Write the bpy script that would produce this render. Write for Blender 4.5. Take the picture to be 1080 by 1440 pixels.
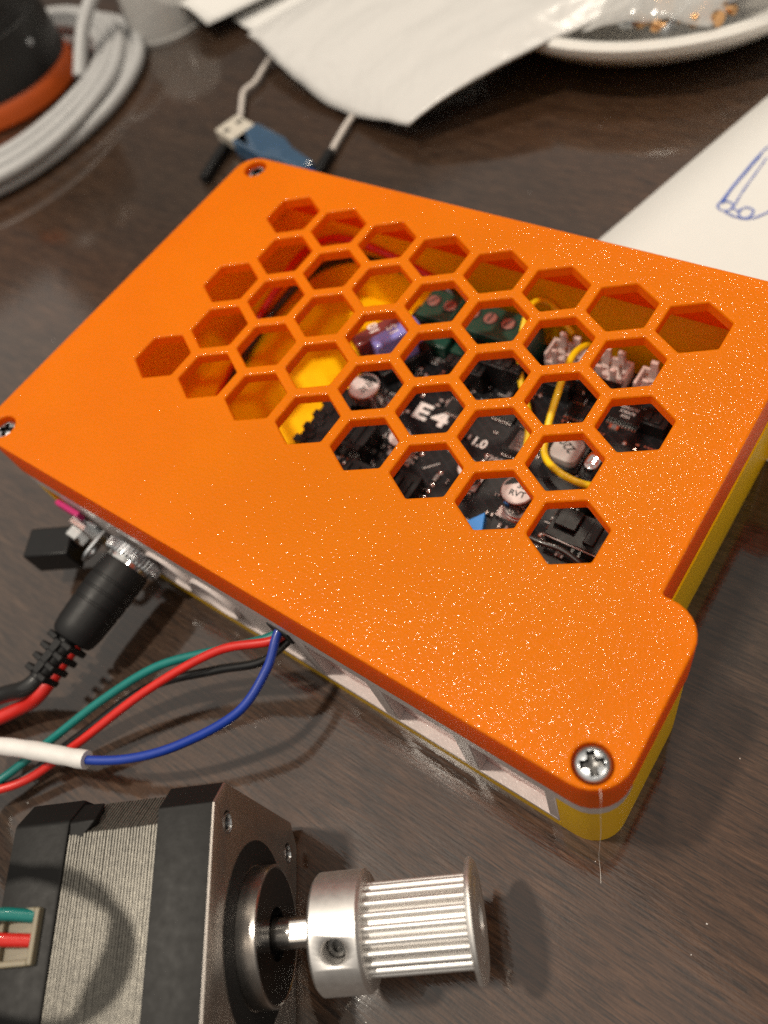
import bpy, bmesh, math, random
from mathutils import Vector, Matrix, noise
from mathutils.geometry import delaunay_2d_cdt
R = math.radians
S = 0.001                       # all lengths below are millimetres
scene = bpy.context.scene
for o in list(bpy.data.objects): bpy.data.objects.remove(o)
col = scene.collection

# ------------------------------------------------------------------ camera
cam_data = bpy.data.cameras.new('camera'); cam = bpy.data.objects.new('camera', cam_data); col.objects.link(cam)
right = Vector((0.80239107, 0.55324991, -0.22379255)); down = Vector((0.38195251, -0.76419042, -0.51973577)); fwd = Vector((-0.45856389, 0.33155322, -0.82449477))
m = Matrix.Identity(4)
for i in range(3): m[i][0] = right[i]; m[i][1] = -down[i]; m[i][2] = -fwd[i]
m.translation = Vector((89.885, -76.404, 166.222)) * S
cam.matrix_world = m
cam_data.sensor_fit = 'HORIZONTAL'; cam_data.sensor_width = 36; cam_data.lens = 1115.7 / 1080 * 36
cam_data.clip_start = 0.005; cam_data.clip_end = 50
cam_data.dof.use_dof = True; cam_data.dof.focus_distance = 0.148; cam_data.dof.aperture_fstop = 14.5
scene.camera = cam
# ------------------------------------------------------------------ world and lamps (an indoor table under ceiling lamps)
w = bpy.data.worlds.new('World'); scene.world = w; w.use_nodes = True
bg = w.node_tree.nodes['Background']; bg.inputs[0].default_value = (1.0, 0.92, 0.83, 1); bg.inputs[1].default_value = 0.13
def lamp(name, az, el, dist, size, energy, colr, shape='DISK', aim=(0.03, -0.06, 0.0)):
    d = bpy.data.lights.new(name, 'AREA'); d.shape = shape; d.size = size; d.energy = energy; d.color = colr
    o = bpy.data.objects.new(name, d); col.objects.link(o)
    p = Vector((math.cos(R(el)) * math.cos(R(az)), math.cos(R(el)) * math.sin(R(az)), math.sin(R(el)))) * dist
    p += Vector(aim); o.location = p; o.rotation_euler = (Vector(aim) - p).to_track_quat('-Z', 'Y').to_euler()
    return o
lamp('ceiling_lamp_key', -151, 73.5, 1.32, 0.075, 12.5, (1.0, 0.90, 0.76))
lamp('ceiling_lamp_far', 107, 56, 1.7, 0.11, 6.5, (1.0, 0.88, 0.72))
lamp('ceiling_lamp_right', 8, 57, 1.6, 0.11, 3.8, (1.0, 0.89, 0.74))
def ceiling_panel(name, corner, ang, lu, lv, energy):
    """bright stretch of ceiling: starts at a corner and runs lu along ang and lv along ang - 90 degrees"""
    d = bpy.data.lights.new(name, 'AREA'); d.shape = 'RECTANGLE'; d.size = lu; d.size_y = lv; d.energy = energy; d.color = (1.0, 0.93, 0.83)
    o = bpy.data.objects.new(name, d); col.objects.link(o); u = Vector((math.cos(R(ang)), math.sin(R(ang)), 0)); v = Vector((math.sin(R(ang)), -math.cos(R(ang)), 0))
    o.location = Vector(corner) + u * lu / 2 + v * lv / 2; o.rotation_euler = (0, 0, R(ang))
ceiling_panel('ceiling_bounce', (-2.40, 0.83, 1.4), -16, 4.6, 3.0, 28)
ceiling_panel('ceiling_bounce_far', (-1.00, 2.45, 1.4), -22, 2.6, 2.6, 6)
scene.view_settings.view_transform = 'Standard'; scene.view_settings.look = 'None'; scene.view_settings.exposure = 0.0; scene.view_settings.gamma = 1
scene.render.engine = 'CYCLES'; scene.cycles.use_denoising = False; scene.cycles.use_adaptive_sampling = False; scene.cycles.caustics_reflective = False; scene.cycles.caustics_refractive = False; scene.cycles.max_bounces = 12; scene.cycles.diffuse_bounces = 8; scene.cycles.transparent_max_bounces = 12
scene.cycles.sample_clamp_indirect = 2; scene.cycles.blur_glossy = 0.6

# ------------------------------------------------------------------ materials
MATS = {}
class NT:
    def __init__(s, name):
        s.m = bpy.data.materials.new(name); s.m.use_nodes = True; s.t = s.m.node_tree
        s.p = s.t.nodes['Principled BSDF']; s.tc = s.n('ShaderNodeTexCoord'); MATS[name] = s.m
    def n(s, typ, **kw):
        nd = s.t.nodes.new(typ)
        for k, v in kw.items(): setattr(nd, k, v)
        return nd
    def l(s, a, b): s.t.links.new(a, b)
    def noise(s, scale, detail=3, rough=.5, vec=None, dist=0):
        nd = s.n('ShaderNodeTexNoise'); nd.inputs['Scale'].default_value = scale; nd.inputs['Detail'].default_value = detail
        nd.inputs['Roughness'].default_value = rough; nd.inputs['Distortion'].default_value = dist
        s.l(vec if vec is not None else s.tc.outputs['Object'], nd.inputs['Vector']); return nd
    def ramp(s, fac, stops):
        nd = s.n('ShaderNodeValToRGB'); e = nd.color_ramp.elements
        while len(e) < len(stops): e.new(.5)
        for el, (p, c) in zip(e, stops): el.position = p; el.color = c if len(c) == 4 else (*c, 1)
        s.l(fac, nd.inputs[0]); return nd.outputs[0]
    def mapping(s, scale=(1, 1, 1), rot=(0, 0, 0), src='Object'):
        nd = s.n('ShaderNodeMapping'); nd.inputs['Scale'].default_value = scale; nd.inputs['Rotation'].default_value = rot
        s.l(s.tc.outputs[src], nd.inputs[0]); return nd.outputs[0]
    def bump(s, h, strength, dist, prev=None):
        b = s.n('ShaderNodeBump'); b.inputs['Strength'].default_value = strength; b.inputs['Distance'].default_value = dist
        s.l(h, b.inputs['Height'])
        if prev is not None: s.l(prev, b.inputs['Normal'])
        return b.outputs[0]
    def mix(s, fac, a, b, typ='MIX'):
        nd = s.n('ShaderNodeMix', data_type='RGBA', blend_type=typ)
        for inp, v in ((nd.inputs[0], fac), (nd.inputs[6], a), (nd.inputs[7], b)):
            if hasattr(v, 'is_output'): s.l(v, inp)
            elif isinstance(v, (int, float)): inp.default_value = v
            else: inp.default_value = (*v, 1)
        return nd.outputs[2]
    def math(s, op, a, b=None, clamp=False):
        nd = s.n('ShaderNodeMath', operation=op, use_clamp=clamp)
        for i, v in enumerate((a, b)):
            if v is None: continue
            if hasattr(v, 'is_output'): s.l(v, nd.inputs[i])
            else: nd.inputs[i].default_value = v
        return nd.outputs[0]
def simple(name, c, rough=.5, metal=0, var=.12, vscale=300, bump=0, bscale=2500, bdist=.00006, coat=0, trans=0, spec=None, alpha=1, sss=0):
    k = NT(name); p = k.p
    nz = k.noise(vscale, 4)
    k.l(k.mix(nz.outputs[0], [x * (1 - var) for x in c], [min(1, x * (1 + var)) for x in c]), p.inputs['Base Color'])
    p.inputs['Metallic'].default_value = metal
    rn = k.noise(vscale * 2.3, 3); k.l(k.math('ADD', k.math('MULTIPLY', rn.outputs[0], rough * .35), rough * .82), p.inputs['Roughness'])
    p.inputs['Coat Weight'].default_value = coat; p.inputs['Transmission Weight'].default_value = trans; p.inputs['Alpha'].default_value = alpha
    if spec is not None: p.inputs['Specular IOR Level'].default_value = spec
    if sss: p.inputs['Subsurface Weight'].default_value = sss; p.inputs['Subsurface Radius'].default_value = (.003, .0015, .0006); p.inputs['Subsurface Scale'].default_value = 1
    if bump: k.l(k.bump(k.noise(bscale, 2).outputs[0], bump, bdist), p.inputs['Normal'])
    return k.m

def translucent(k, c, f):
    """printed plastic lets some light through"""
    tr = k.n('ShaderNodeBsdfTranslucent'); tr.inputs[0].default_value = (*c, 1); mx = k.n('ShaderNodeMixShader'); mx.inputs[0].default_value = f
    out = k.t.nodes['Material Output']; k.l(k.p.outputs[0], mx.inputs[1]); k.l(tr.outputs[0], mx.inputs[2]); k.l(mx.outputs[0], out.inputs[0])
def make_materials():
    # orange print, face that lay on the textured build plate: sparkling fine grain
    k = NT('orange_textured'); p = k.p
    big = k.noise(60, 3); k.l(k.mix(big.outputs[0], (.79, .198, .0), (.88, .240, .0)), p.inputs['Base Color'])
    n1 = k.noise(1600, .8, .5); n2 = k.noise(2600, 1, .5)
    k.l(k.bump(n1.outputs[0], .55, .00016, k.bump(n2.outputs[0], .75, .00016)), p.inputs['Normal']); p.inputs['Roughness'].default_value = .36; p.inputs['Specular IOR Level'].default_value = .08
    k.l(k.bump(n1.outputs[0], 1.0, .00021), p.inputs['Coat Normal']); p.inputs['Coat Weight'].default_value = .36; p.inputs['Coat Roughness'].default_value = .075
    translucent(k, (.98, .36, .0), .40)
    # orange / yellow print sides: fine layer lines; the skirt's shade is put into a redder orange
    for nm, c1, c2, rg in (('orange_side', (.84, .135, .0), (.92, .165, .0), .5), ('yellow_print', (.92, .52, .0), (.97, .58, .0), .42)):
        k = NT(nm); p = k.p
        k.l(k.mix(k.noise(90, 3).outputs[0], c1, c2), p.inputs['Base Color']); p.inputs['Roughness'].default_value = rg; p.inputs['Specular IOR Level'].default_value = .22; translucent(k, (.98, .26, .0) if nm == 'orange_side' else (.95, .62, .01), .30 if nm == 'orange_side' else .05)
        wv = k.n('ShaderNodeTexWave', bands_direction='Z'); wv.inputs['Scale'].default_value = 800; wv.inputs['Distortion'].default_value = .6; wv.inputs['Detail Scale'].default_value = 1
        k.l(k.tc.outputs['Object'], wv.inputs[0]); b = k.bump(wv.outputs['Fac'], .30, .00004)
        k.l(k.bump(k.noise(900, 2).outputs[0], .12, .00005, b), p.inputs['Normal'])
    k = NT('orange_inner'); k.l(k.mix(k.noise(90, 3).outputs[0], (.85, .17, .001), (.92, .20, .002)), k.p.inputs['Base Color']); k.p.inputs['Roughness'].default_value = .6; k.p.inputs['Specular IOR Level'].default_value = .1; translucent(k, (1, .44, .0), .8)
    # clear glittery print of the front insert
    k = NT('clear_print'); p = k.p
    k.l(k.mix(k.noise(400, 3).outputs[0], (.58, .50, .48), (.74, .65, .62)), p.inputs['Base Color'])
    p.inputs['Roughness'].default_value = .24; p.inputs['Transmission Weight'].default_value = .05; p.inputs['IOR'].default_value = 1.46
    k.l(k.bump(k.noise(1900, 2).outputs[0], .55, .00016), p.inputs['Normal'])
    k = NT('pink_pane'); p = k.p
    k.l(k.mix(k.noise(180, 3).outputs[0], (.74, .44, .40), (.84, .55, .50)), p.inputs['Base Color']); p.inputs['Roughness'].default_value = .26
    p.inputs['Transmission Weight'].default_value = .0
    k.l(k.bump(k.noise(420, 2).outputs[0], .28, .0003), p.inputs['Normal'])
    # table top: dark wood-grain laminate with worn glossy lacquer
    k = NT('table_wood'); p = k.p
    v = k.mapping((22, 300, 30), (0, 0, R(-3))); g = k.noise(1.0, 7, .62, v, .7)
    v2 = k.mapping((110, 1500, 100), (0, 0, R(-3))); g2 = k.noise(1.0, 5, .66, v2, .9)
    v3 = k.mapping((3.2, 10, 5), (0, 0, R(-3))); g3 = k.noise(1.0, 3, .5, v3, .4)
    f = k.math('ADD', k.math('MULTIPLY', g.outputs[0], .30), k.math('MULTIPLY', g2.outputs[0], .70))
    c = k.ramp(f, [(.36, (.019, .0108, .0066)), (.46, (.033, .0192, .0118)), (.54, (.051, .0305, .0190)), (.66, (.080, .050, .032))])
    warm = k.ramp(g3.outputs[0], [(.42, (.78, .76, .74)), (.66, (1.25, .95, .72))])
    po = k.noise(1.0, 3, .6, k.mapping((150, 2400, 300), (0, 0, R(-3))), .6); pores = k.ramp(po.outputs[0], [(.53, (1, 1, 1)), (.62, (.38, .36, .34))])
    k.l(k.mix(1.0, k.mix(1.0, c, warm, 'MULTIPLY'), pores, 'MULTIPLY'), p.inputs['Base Color'])
    rn = k.noise(1.0, 4, .6, k.mapping((60, 60, 60))); rr = k.ramp(rn.outputs[0], [(.3, (.40, .40, .40)), (.75, (.55, .55, .55))])
    k.l(rr, p.inputs['Roughness']); p.inputs['Specular IOR Level'].default_value = .15
    fine = k.noise(1.0, 3, .55, k.mapping((190, 1700, 500), (0, 0, R(-3))), .3)
    micro = k.noise(1300, 2)
    b = k.bump(fine.outputs[0], .34, .00030); b = k.bump(micro.outputs[0], .22, .0002, b); b = k.bump(g.outputs[0], .05, .0009, b)
    k.l(b, p.inputs['Normal']); p.inputs['Coat Weight'].default_value = 1.0; p.inputs['Coat IOR'].default_value = 1.66
    sm = k.noise(1.0, 4, .6, k.mapping((25, 25, 25))); k.l(k.ramp(sm.outputs[0], [(.35, (.02, .02, .02)), (.7, (.06, .06, .06))]), p.inputs['Coat Roughness'])
    cb = k.bump(fine.outputs[0], .045, .00030); cb = k.bump(micro.outputs[0], .025, .0002, cb); k.l(cb, p.inputs['Coat Normal'])
    # circuit board
    k = NT('board_mask'); p = k.p
    br = k.n('ShaderNodeTexBrick'); br.inputs['Scale'].default_value = 120; br.offset = .37; br.inputs['Mortar Size'].default_value = .03
    br.inputs['Color1'].default_value = (.004, .004, .005, 1); br.inputs['Color2'].default_value = (.006, .006, .007, 1); br.inputs['Mortar'].default_value = (.012, .012, .014, 1)
    k.l(k.mapping((1, 1, 1), (0, 0, R(30))), br.inputs[0]); k.l(br.outputs[0], p.inputs['Base Color']); p.inputs['Roughness'].default_value = .42; p.inputs['Specular IOR Level'].default_value = .3
    # aluminium
    k = NT('aluminium'); p = k.p
    k.l(k.mix(k.noise(500, 4).outputs[0], (.66, .64, .62), (.78, .76, .74)), p.inputs['Base Color']); p.inputs['Metallic'].default_value = 1
    k.l(k.math('ADD', k.math('MULTIPLY', k.noise(800, 3).outputs[0], .14), .40), p.inputs['Roughness'])
    # machined motor face, lamination stack
    k = NT('machined_face'); p = k.p
    k.l(k.mix(k.noise(220, 4).outputs[0], (.46, .42, .385), (.56, .515, .475)), p.inputs['Base Color']); p.inputs['Metallic'].default_value = 1; p.inputs['Roughness'].default_value = .42
    pass
    k = NT('lamination_steel'); p = k.p
    geo = k.n('ShaderNodeNewGeometry'); k.l(k.ramp(k.noise(1500, 4, .7, geo.outputs['Position']).outputs[0], [(.3, (.17, .162, .145)), (.55, (.26, .245, .215)), (.8, (.38, .36, .31))]), p.inputs['Base Color']); p.inputs['Metallic'].default_value = .8; p.inputs['Roughness'].default_value = .46
    simple('dark_steel', (.10, .098, .095), .3, 1)
    simple('black_cast', (.006, .0057, .0055), .5, bump=.15, bscale=2200, bdist=.00009, spec=.22)
    simple('boss_dark_reflection', (.006, .006, .006), .22, spec=.5)  # bare metal mirror; its dark table reflection is put into the colour
    simple('chrome', (.80, .79, .77), .10, 1, .04)
    simple('zinc', (.50, .52, .54), .30, 1, .12, bump=.1, bscale=1800)
    simple('shaft_steel', (.55, .52, .49), .26, 1, .08)
    simple('black_plastic', (.008, .008, .0084), .36, bump=.15, bscale=1600, spec=.28)
    simple('black_rubber', (.009, .009, .0094), .48, bump=.3, bscale=1900, spec=.3)
    simple('hole_black', (.004, .004, .004), .7)
    simple('green_plastic', (.012, .060, .040), .34)
    simple('copper_pink', (.42, .25, .21), .38, .6)
    simple('fuse_blue', (.22, .23, .62), .22, coat=.3)
    simple('fuse_red', (.16, .022, .018), .25, coat=.3)
    simple('silk_white', (.72, .70, .68), .6)
    simple('solder', (.66, .63, .60), .25, 1)
    simple('cap_metal', (.62, .56, .54), .22, 1)
    simple('cap_label', (.60, .56, .54), .45)
    simple('cream_nylon', (.22, .19, .13), .42, bump=.1, sss=.1)
    simple('pale_connector', (.66, .53, .49), .42)
    simple('chip_grey', (.16, .15, .145), .5)
    simple('inductor_grey', (.44, .42, .40), .5)
    simple('gold', (.82, .62, .30), .22, 1)
    simple('blue_paint', (.03, .22, .62), .4)
    simple('wire_yellow', (.86, .62, .006), .34, coat=.2)
    simple('wire_teal', (.002, .165, .15), .36, coat=.2, bump=.08)
    simple('wire_red', (.58, .018, .012), .36, coat=.2, bump=.08)
    simple('wire_black', (.010, .010, .010), .33, coat=.25, bump=.08)
    simple('wire_blue', (.010, .040, .30), .36, coat=.2, bump=.08)
    simple('shrink_white', (.70, .68, .66), .45, bump=.12, bscale=400, bdist=.0003)
    simple('wire_white', (.55, .50, .46), .45)
    simple('magenta', (.55, .02, .16), .4)
    simple('grey_cable', (.40, .40, .40), .42, var=.1, bump=.1, bscale=700)
    simple('device_black', (.016, .0155, .015), .4, bump=.12)
    simple('device_orange', (.52, .085, .010), .42, bump=.1)
    simple('paper_white', (.64, .63, .61), .75, var=.02, bump=.06, bscale=900)
    simple('mailer_white', (.56, .55, .535), .30, var=.03, bump=.45, bscale=75, bdist=.003)
    simple('plate_white', (.78, .76, .72), .16, var=.03, coat=.3)
    simple('pen_blue', (.03, .09, .42), .6)
    simple('usb_blue', (.18, .36, .62), .10, trans=.8)
    simple('usb_metal', (.74, .68, .58), .42, .5)
    simple('blue_dark', (.02, .05, .22), .3)
    simple('brass', (.72, .42, .20), .25, 1)
    k = NT('clear_plastic'); p = k.p; p.inputs['Base Color'].default_value = (.9, .9, .88, 1); p.inputs['Roughness'].default_value = .15; p.inputs['Transmission Weight'].default_value = .6; p.inputs['IOR'].default_value = 1.4
    k.l(k.bump(k.noise(140, 2).outputs[0], .2, .001), p.inputs['Normal'])
    simple('cup_plastic', (.66, .65, .63), .12, alpha=.40)
    simple('pouch_grey', (.24, .24, .25), .28)
    simple('thread_white', (.8, .75, .7), .4)
make_materials()

# ------------------------------------------------------------------ geometry helpers
class MB:
    """collects shapes given in millimetres; build() links ONE mesh object"""
    def __init__(s): s.v = []; s.f = []; s.mi = []
    def add(s, verts, faces, mi=0):
        o = len(s.v); s.v += [tuple(v) for v in verts]; s.f += [tuple(i + o for i in f) for f in faces]; s.mi += [mi] * len(faces); return s
    def box(s, c, size, rot=None, mi=0):
        hx, hy, hz = (x / 2 for x in size); vs = [Vector((x, y, z)) for x in (-hx, hx) for y in (-hy, hy) for z in (-hz, hz)]
        if rot is not None: vs = [rot @ v for v in vs]
        c = Vector(c); return s.add([v + c for v in vs], [(0, 1, 3, 2), (4, 6, 7, 5), (0, 4, 5, 1), (2, 3, 7, 6), (0, 2, 6, 4), (1, 5, 7, 3)], mi)
    def lathe(s, prof, c=(0, 0, 0), axis=(0, 0, 1), n=32, mi=0, a0=0, closed=False):
        """prof: list of (radius, height along axis); radius 0 ends close"""
        ax = Vector(axis).normalized(); u = ax.orthogonal().normalized(); w_ = ax.cross(u); c = Vector(c); vs = []; rows = []
        for r, h in prof:
            if r < 1e-6: rows.append([len(vs)]); vs.append(c + ax * h)
            else:
                rows.append(list(range(len(vs), len(vs) + n)))
                vs += [c + ax * h + (u * math.cos(a0 + 2 * math.pi * i / n) + w_ * math.sin(a0 + 2 * math.pi * i / n)) * r for i in range(n)]
        fs = []
        pairs = list(zip(rows, rows[1:])) + ([(rows[-1], rows[0])] if closed else [])
        for A, B in pairs:
            for i in range(n):
                j = (i + 1) % n
                if len(A) == 1 and len(B) == 1: continue
                if len(A) == 1: fs.append((A[0], B[j], B[i]))
                elif len(B) == 1: fs.append((A[i], A[j], B[0]))
                else: fs.append((A[i], A[j], B[j], B[i]))
        return s.add(vs, fs, mi)
    def cyl(s, c, axis, r, h, n=24, mi=0, bev=0.0):
        if bev: return s.lathe([(0, 0), (r - bev, 0), (r, bev), (r, h - bev), (r - bev, h), (0, h)], c, axis, n, mi)
        return s.lathe([(0, 0), (r, 0), (r, h), (0, h)], c, axis, n, mi)
    def tube(s, pts, r, n=12, mi=0, sub=8, smooth=True, wob=0):
        P = spline(pts, sub) if smooth else [Vector(p) for p in pts]
        rs = r if callable(r) else (lambda t: r)
        T = [(P[min(i + 1, len(P) - 1)] - P[max(i - 1, 0)]).normalized() for i in range(len(P))]
        nrm = T[0].orthogonal().normalized(); vs = []
        for i, p in enumerate(P):
            nrm = (nrm - T[i] * nrm.dot(T[i])).normalized(); b = T[i].cross(nrm); rr = rs(i / (len(P) - 1))
            vs += [p + (nrm * math.cos(2 * math.pi * k / n) + b * math.sin(2 * math.pi * k / n)) * rr for k in range(n)]
        fs = [(i * n + k, i * n + (k + 1) % n, (i + 1) * n + (k + 1) % n, (i + 1) * n + k) for i in range(len(P) - 1) for k in range(n)]
        fs += [tuple(range(n - 1, -1, -1)), tuple((len(P) - 1) * n + k for k in range(n))]
        return s.add(vs, fs, mi)
    def prism(s, poly, z0, z1, holes=(), bev=0, mi=0, side_mi=None, bot_mi=None):
        """polygon (ccw) with holes, extruded z0..z1, top edges softened by bev"""
        sm = mi if side_mi is None else side_mi
        loops = [list(poly)] + [list(h) for h in holes]
        ins = [offset(l, bev if k == 0 else -bev) for k, l in enumerate(loops)] if bev else loops
        def cap(ls, z, flip, mi):
            flat = [p for l in ls for p in l]; ed = []; o_ = 0
            for l in ls: ed += [(o_ + i, o_ + (i + 1) % len(l)) for i in range(len(l))]; o_ += len(l)
            vv, _, tri, *_ = delaunay_2d_cdt([Vector(p) for p in flat], ed, [], 1, 1e-7)
            flat = [(p.x, p.y) for p in vv]; out = []
            for t in tri:
                A, B, C = (flat[i] for i in t); cx, cy = (A[0] + B[0] + C[0]) / 3, (A[1] + B[1] + C[1]) / 3
                if not inside(cx, cy, ls[0]) or any(inside(cx, cy, h) for h in ls[1:]): continue
                ccw = (B[0] - A[0]) * (C[1] - A[1]) - (B[1] - A[1]) * (C[0] - A[0]) > 0
                out.append(tuple(t) if ccw != flip else tuple(t)[::-1])
            s.add([(x, y, z) for x, y in flat], out, mi)
        cap(ins, z1, False, mi); cap(loops, z0, True, mi if bot_mi is None else bot_mi)
        for k, (l, li) in enumerate(zip(loops, ins)):
            n = len(l); zt = z1 - bev
            def strip(A, za, B, zb, mm):
                vs = [(x, y, za) for x, y in A] + [(x, y, zb) for x, y in B]
                fs = [(i, (i + 1) % n, n + (i + 1) % n, n + i) for i in range(n)]
                if k: fs = [f[::-1] for f in fs]
                s.add(vs, fs, mm)
            strip(l, z0, l, zt, sm)
            if bev: strip(l, zt, offset(l, (bev if k == 0 else -bev) * .3), z1 - bev * .3, mi); strip(offset(l, (bev if k == 0 else -bev) * .3), z1 - bev * .3, li, z1, mi)
        return s
    def xf(s, M, i0=0):
        s.v[i0:] = [tuple(M @ Vector(v)) for v in s.v[i0:]]; return s
    def build(s, name, mats, parent=None, smooth=35, bevel=0, kind=None, weld=True):
        me = bpy.data.meshes.new(name); me.from_pydata([(x * S, y * S, z * S) for x, y, z in s.v], [], s.f)
        for mm in ([mats] if isinstance(mats, str) else mats): me.materials.append(MATS[mm])
        me.polygons.foreach_set('material_index', s.mi)
        if weld:
            bm = bmesh.new(); bm.from_mesh(me); bmesh.ops.remove_doubles(bm, verts=bm.verts, dist=1e-6)
            bmesh.ops.recalc_face_normals(bm, faces=bm.faces); bm.to_mesh(me); bm.free()
        if smooth:
            me.polygons.foreach_set('use_smooth', [True] * len(me.polygons)); me.set_sharp_from_angle(angle=R(smooth))
        o = bpy.data.objects.new(name, me); col.objects.link(o)
        if parent is not None: o.parent = parent
        if bevel:
            b = o.modifiers.new('bevel', 'BEVEL'); b.width = bevel * S; b.segments = 2; b.limit_method = 'ANGLE'; b.angle_limit = R(40)
        if kind: o['kind'] = kind
        return o
def inside(x, y, poly):
    r = False; n = len(poly)
    for i in range(n):
        (x1, y1), (x2, y2) = poly[i - 1], poly[i]
        if (y1 > y) != (y2 > y) and x < (x2 - x1) * (y - y1) / (y2 - y1) + x1: r = not r
    return r
def spline(pts, sub=8):
    P = [Vector(p) for p in pts]; P = [P[0] * 2 - P[1]] + P + [P[-1] * 2 - P[-2]]; out = []
    for i in range(1, len(P) - 2):
        a, b, c, d_ = P[i - 1:i + 3]
        for k in range(sub):
            t = k / sub; out.append(.5 * (2 * b + (c - a) * t + (2 * a - 5 * b + 4 * c - d_) * t * t + (3 * b - a - 3 * c + d_) * t ** 3))
    out.append(P[-2]); return out
def offset(poly, d_):
    """move every edge of a ccw polygon inward by d_"""
    n = len(poly); out = []
    for i in range(n):
        p0, p1, p2 = Vector(poly[i - 1]), Vector(poly[i]), Vector(poly[(i + 1) % n])
        e1 = (p1 - p0).normalized(); e2 = (p2 - p1).normalized(); n1 = Vector((-e1.y, e1.x)); n2 = Vector((-e2.y, e2.x))
        q = p1 + (n1 + n2) * (d_ / max(.2, 1 + n1.dot(n2))); out.append((q.x, q.y))
    return out
def rounded(pts, seg=6):
    """pts: (x, y, radius) ccw"""
    out = []; n = len(pts)
    for i in range(n):
        p = Vector(pts[i][:2]); r = pts[i][2]; a = (Vector(pts[i - 1][:2]) - p).normalized(); b = (Vector(pts[(i + 1) % n][:2]) - p).normalized()
        if r <= 0: out.append((p.x, p.y)); continue
        ang = a.angle(b); t = r / math.tan(ang / 2); c = p + (a + b).normalized() * (r / math.sin(ang / 2)); s0 = p + a * t - c; s1 = p + b * t - c
        tot = s0.angle_signed(s1)
        for k in range(seg + 1):
            v = s0.copy(); v.rotate(Matrix.Rotation(-tot * k / seg, 2)); out.append(((c + v).x, (c + v).y))
    return out
def circle(cx, cy, r, n=24, a0=0): return [(cx + r * math.cos(a0 + 2 * math.pi * i / n), cy + r * math.sin(a0 + 2 * math.pi * i / n)) for i in range(n)]
def tag(o, label, cat, group=None):
    o['label'] = label; o['category'] = cat
    if group: o['group'] = group
    return o
def thing(name, label, cat, loc=(0, 0, 0), rz=0, group=None):
    o = bpy.data.objects.new(name, None); col.objects.link(o); o.empty_display_size = .01
    o.location = Vector(loc) * S; o.rotation_euler = (0, 0, rz); return tag(o, label, cat, group)
def copy_tree(o, parent=None, loc=None, rot=None):
    c = o.copy(); col.objects.link(c); c.parent = parent
    if loc is not None: c.location = Vector(loc) * S
    if rot is not None: c.rotation_euler = rot
    for ch in list(o.children):
        copy_tree(ch, c)
    return c
def text(name, body, size, mat, parent, loc, rz=0, extrude=.02, bold=0, align='CENTER', spacing=1.0):
    cu = bpy.data.curves.new(name, 'FONT'); cu.body = body; cu.size = size * S; cu.extrude = extrude * S; cu.offset = bold * S; cu.align_x = align; cu.space_character = spacing; cu.align_y = 'CENTER'
    t = bpy.data.objects.new(name, cu); col.objects.link(t); bpy.context.view_layer.update()
    me = bpy.data.meshes.new_from_object(t.evaluated_get(bpy.context.evaluated_depsgraph_get())); bpy.data.objects.remove(t)
    o = bpy.data.objects.new(name, me); me.materials.clear(); me.materials.append(MATS[mat]); col.objects.link(o); o.parent = parent
    o.location = Vector(loc) * S; o.rotation_euler = (0, 0, rz); return o
def Rz(a): return Matrix.Rotation(R(a), 3, 'Z')

# ------------------------------------------------------------------ the setting: table top
mb = MB(); mb.box((-150, 250, -15), (1900, 1500, 30))
table = mb.build('table_top', 'table_wood', smooth=0, bevel=3); table['kind'] = 'structure'

# ------------------------------------------------------------------ controller box
H = 43.2; LB = 30.2                    # lid top and lid bottom
X0, X1, XI, Y0, Y1, YL = -81.2, 80.3, 72.2, -53.2, 53.2, -19.0
OUT = rounded([(X0, Y0, 7), (X1, Y0, 7), (X1, YL, 6.5), (XI, YL, .6), (XI, 43.5, .6), (X1, 43.5, 4), (X1, Y1, 5), (X0, Y1, 6)], 7)
SCREWS = [(75, -48.8), (-75, 48.8), (-75, -48.8), (75, 48.8)]
box = thing('controller_box', 'orange and yellow printed enclosure with honeycomb vents in its lid on the wooden table', 'enclosure')
P_ = 15.0; HX, HY = .94, 36.7
hexes = []
for r_ in range(5):
    for i in range(7 if r_ % 2 else 8):
        cx = (i + (.5 if r_ % 2 else 0) - 3.5) * P_ + HX; cy = HY - r_ * P_ * .8660254
        hexes.append(rounded([(x, y, .55) for x, y in circle(cx, cy, 12.5 / 2 / .8660254, 6, R(90))], 2))
def build_lid():
    mb = MB(); holes = hexes + [circle(x, y, 3.12, 28) for x, y in SCREWS]
    loops = [OUT] + holes; bev = .45; zt = H; zp = H - 2.6
    # plate with its holes: textured top, plain walls
    tmp = MB(); tmp.prism(OUT, zp, zt, holes, bev, 0, 1, 2); mb.v, mb.f, mb.mi = tmp.v, tmp.f, tmp.mi
    # skirt, butted under the plate
    inner = offset(OUT, 3.0); n = len(OUT)
    def strip(A, za, B, zb, flip=False, m_=1):
        fs = [(i, (i + 1) % n, n + (i + 1) % n, n + i) for i in range(n)]
        mb.add([(x, y, za) for x, y in A] + [(x, y, zb) for x, y in B], [f[::-1] for f in fs] if flip else fs, m_)
    o2 = offset(OUT, .35)
    strip(o2, LB, OUT, LB + .35); strip(OUT, LB + .35, OUT, zp); strip(inner, LB, inner, zp, True, 2); strip(inner, LB, o2, LB)
    # screw pillars under the counterbores
    return mb.build('lid', ['orange_textured', 'orange_side', 'orange_inner'], box, smooth=14)
lid = build_lid()
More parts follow.
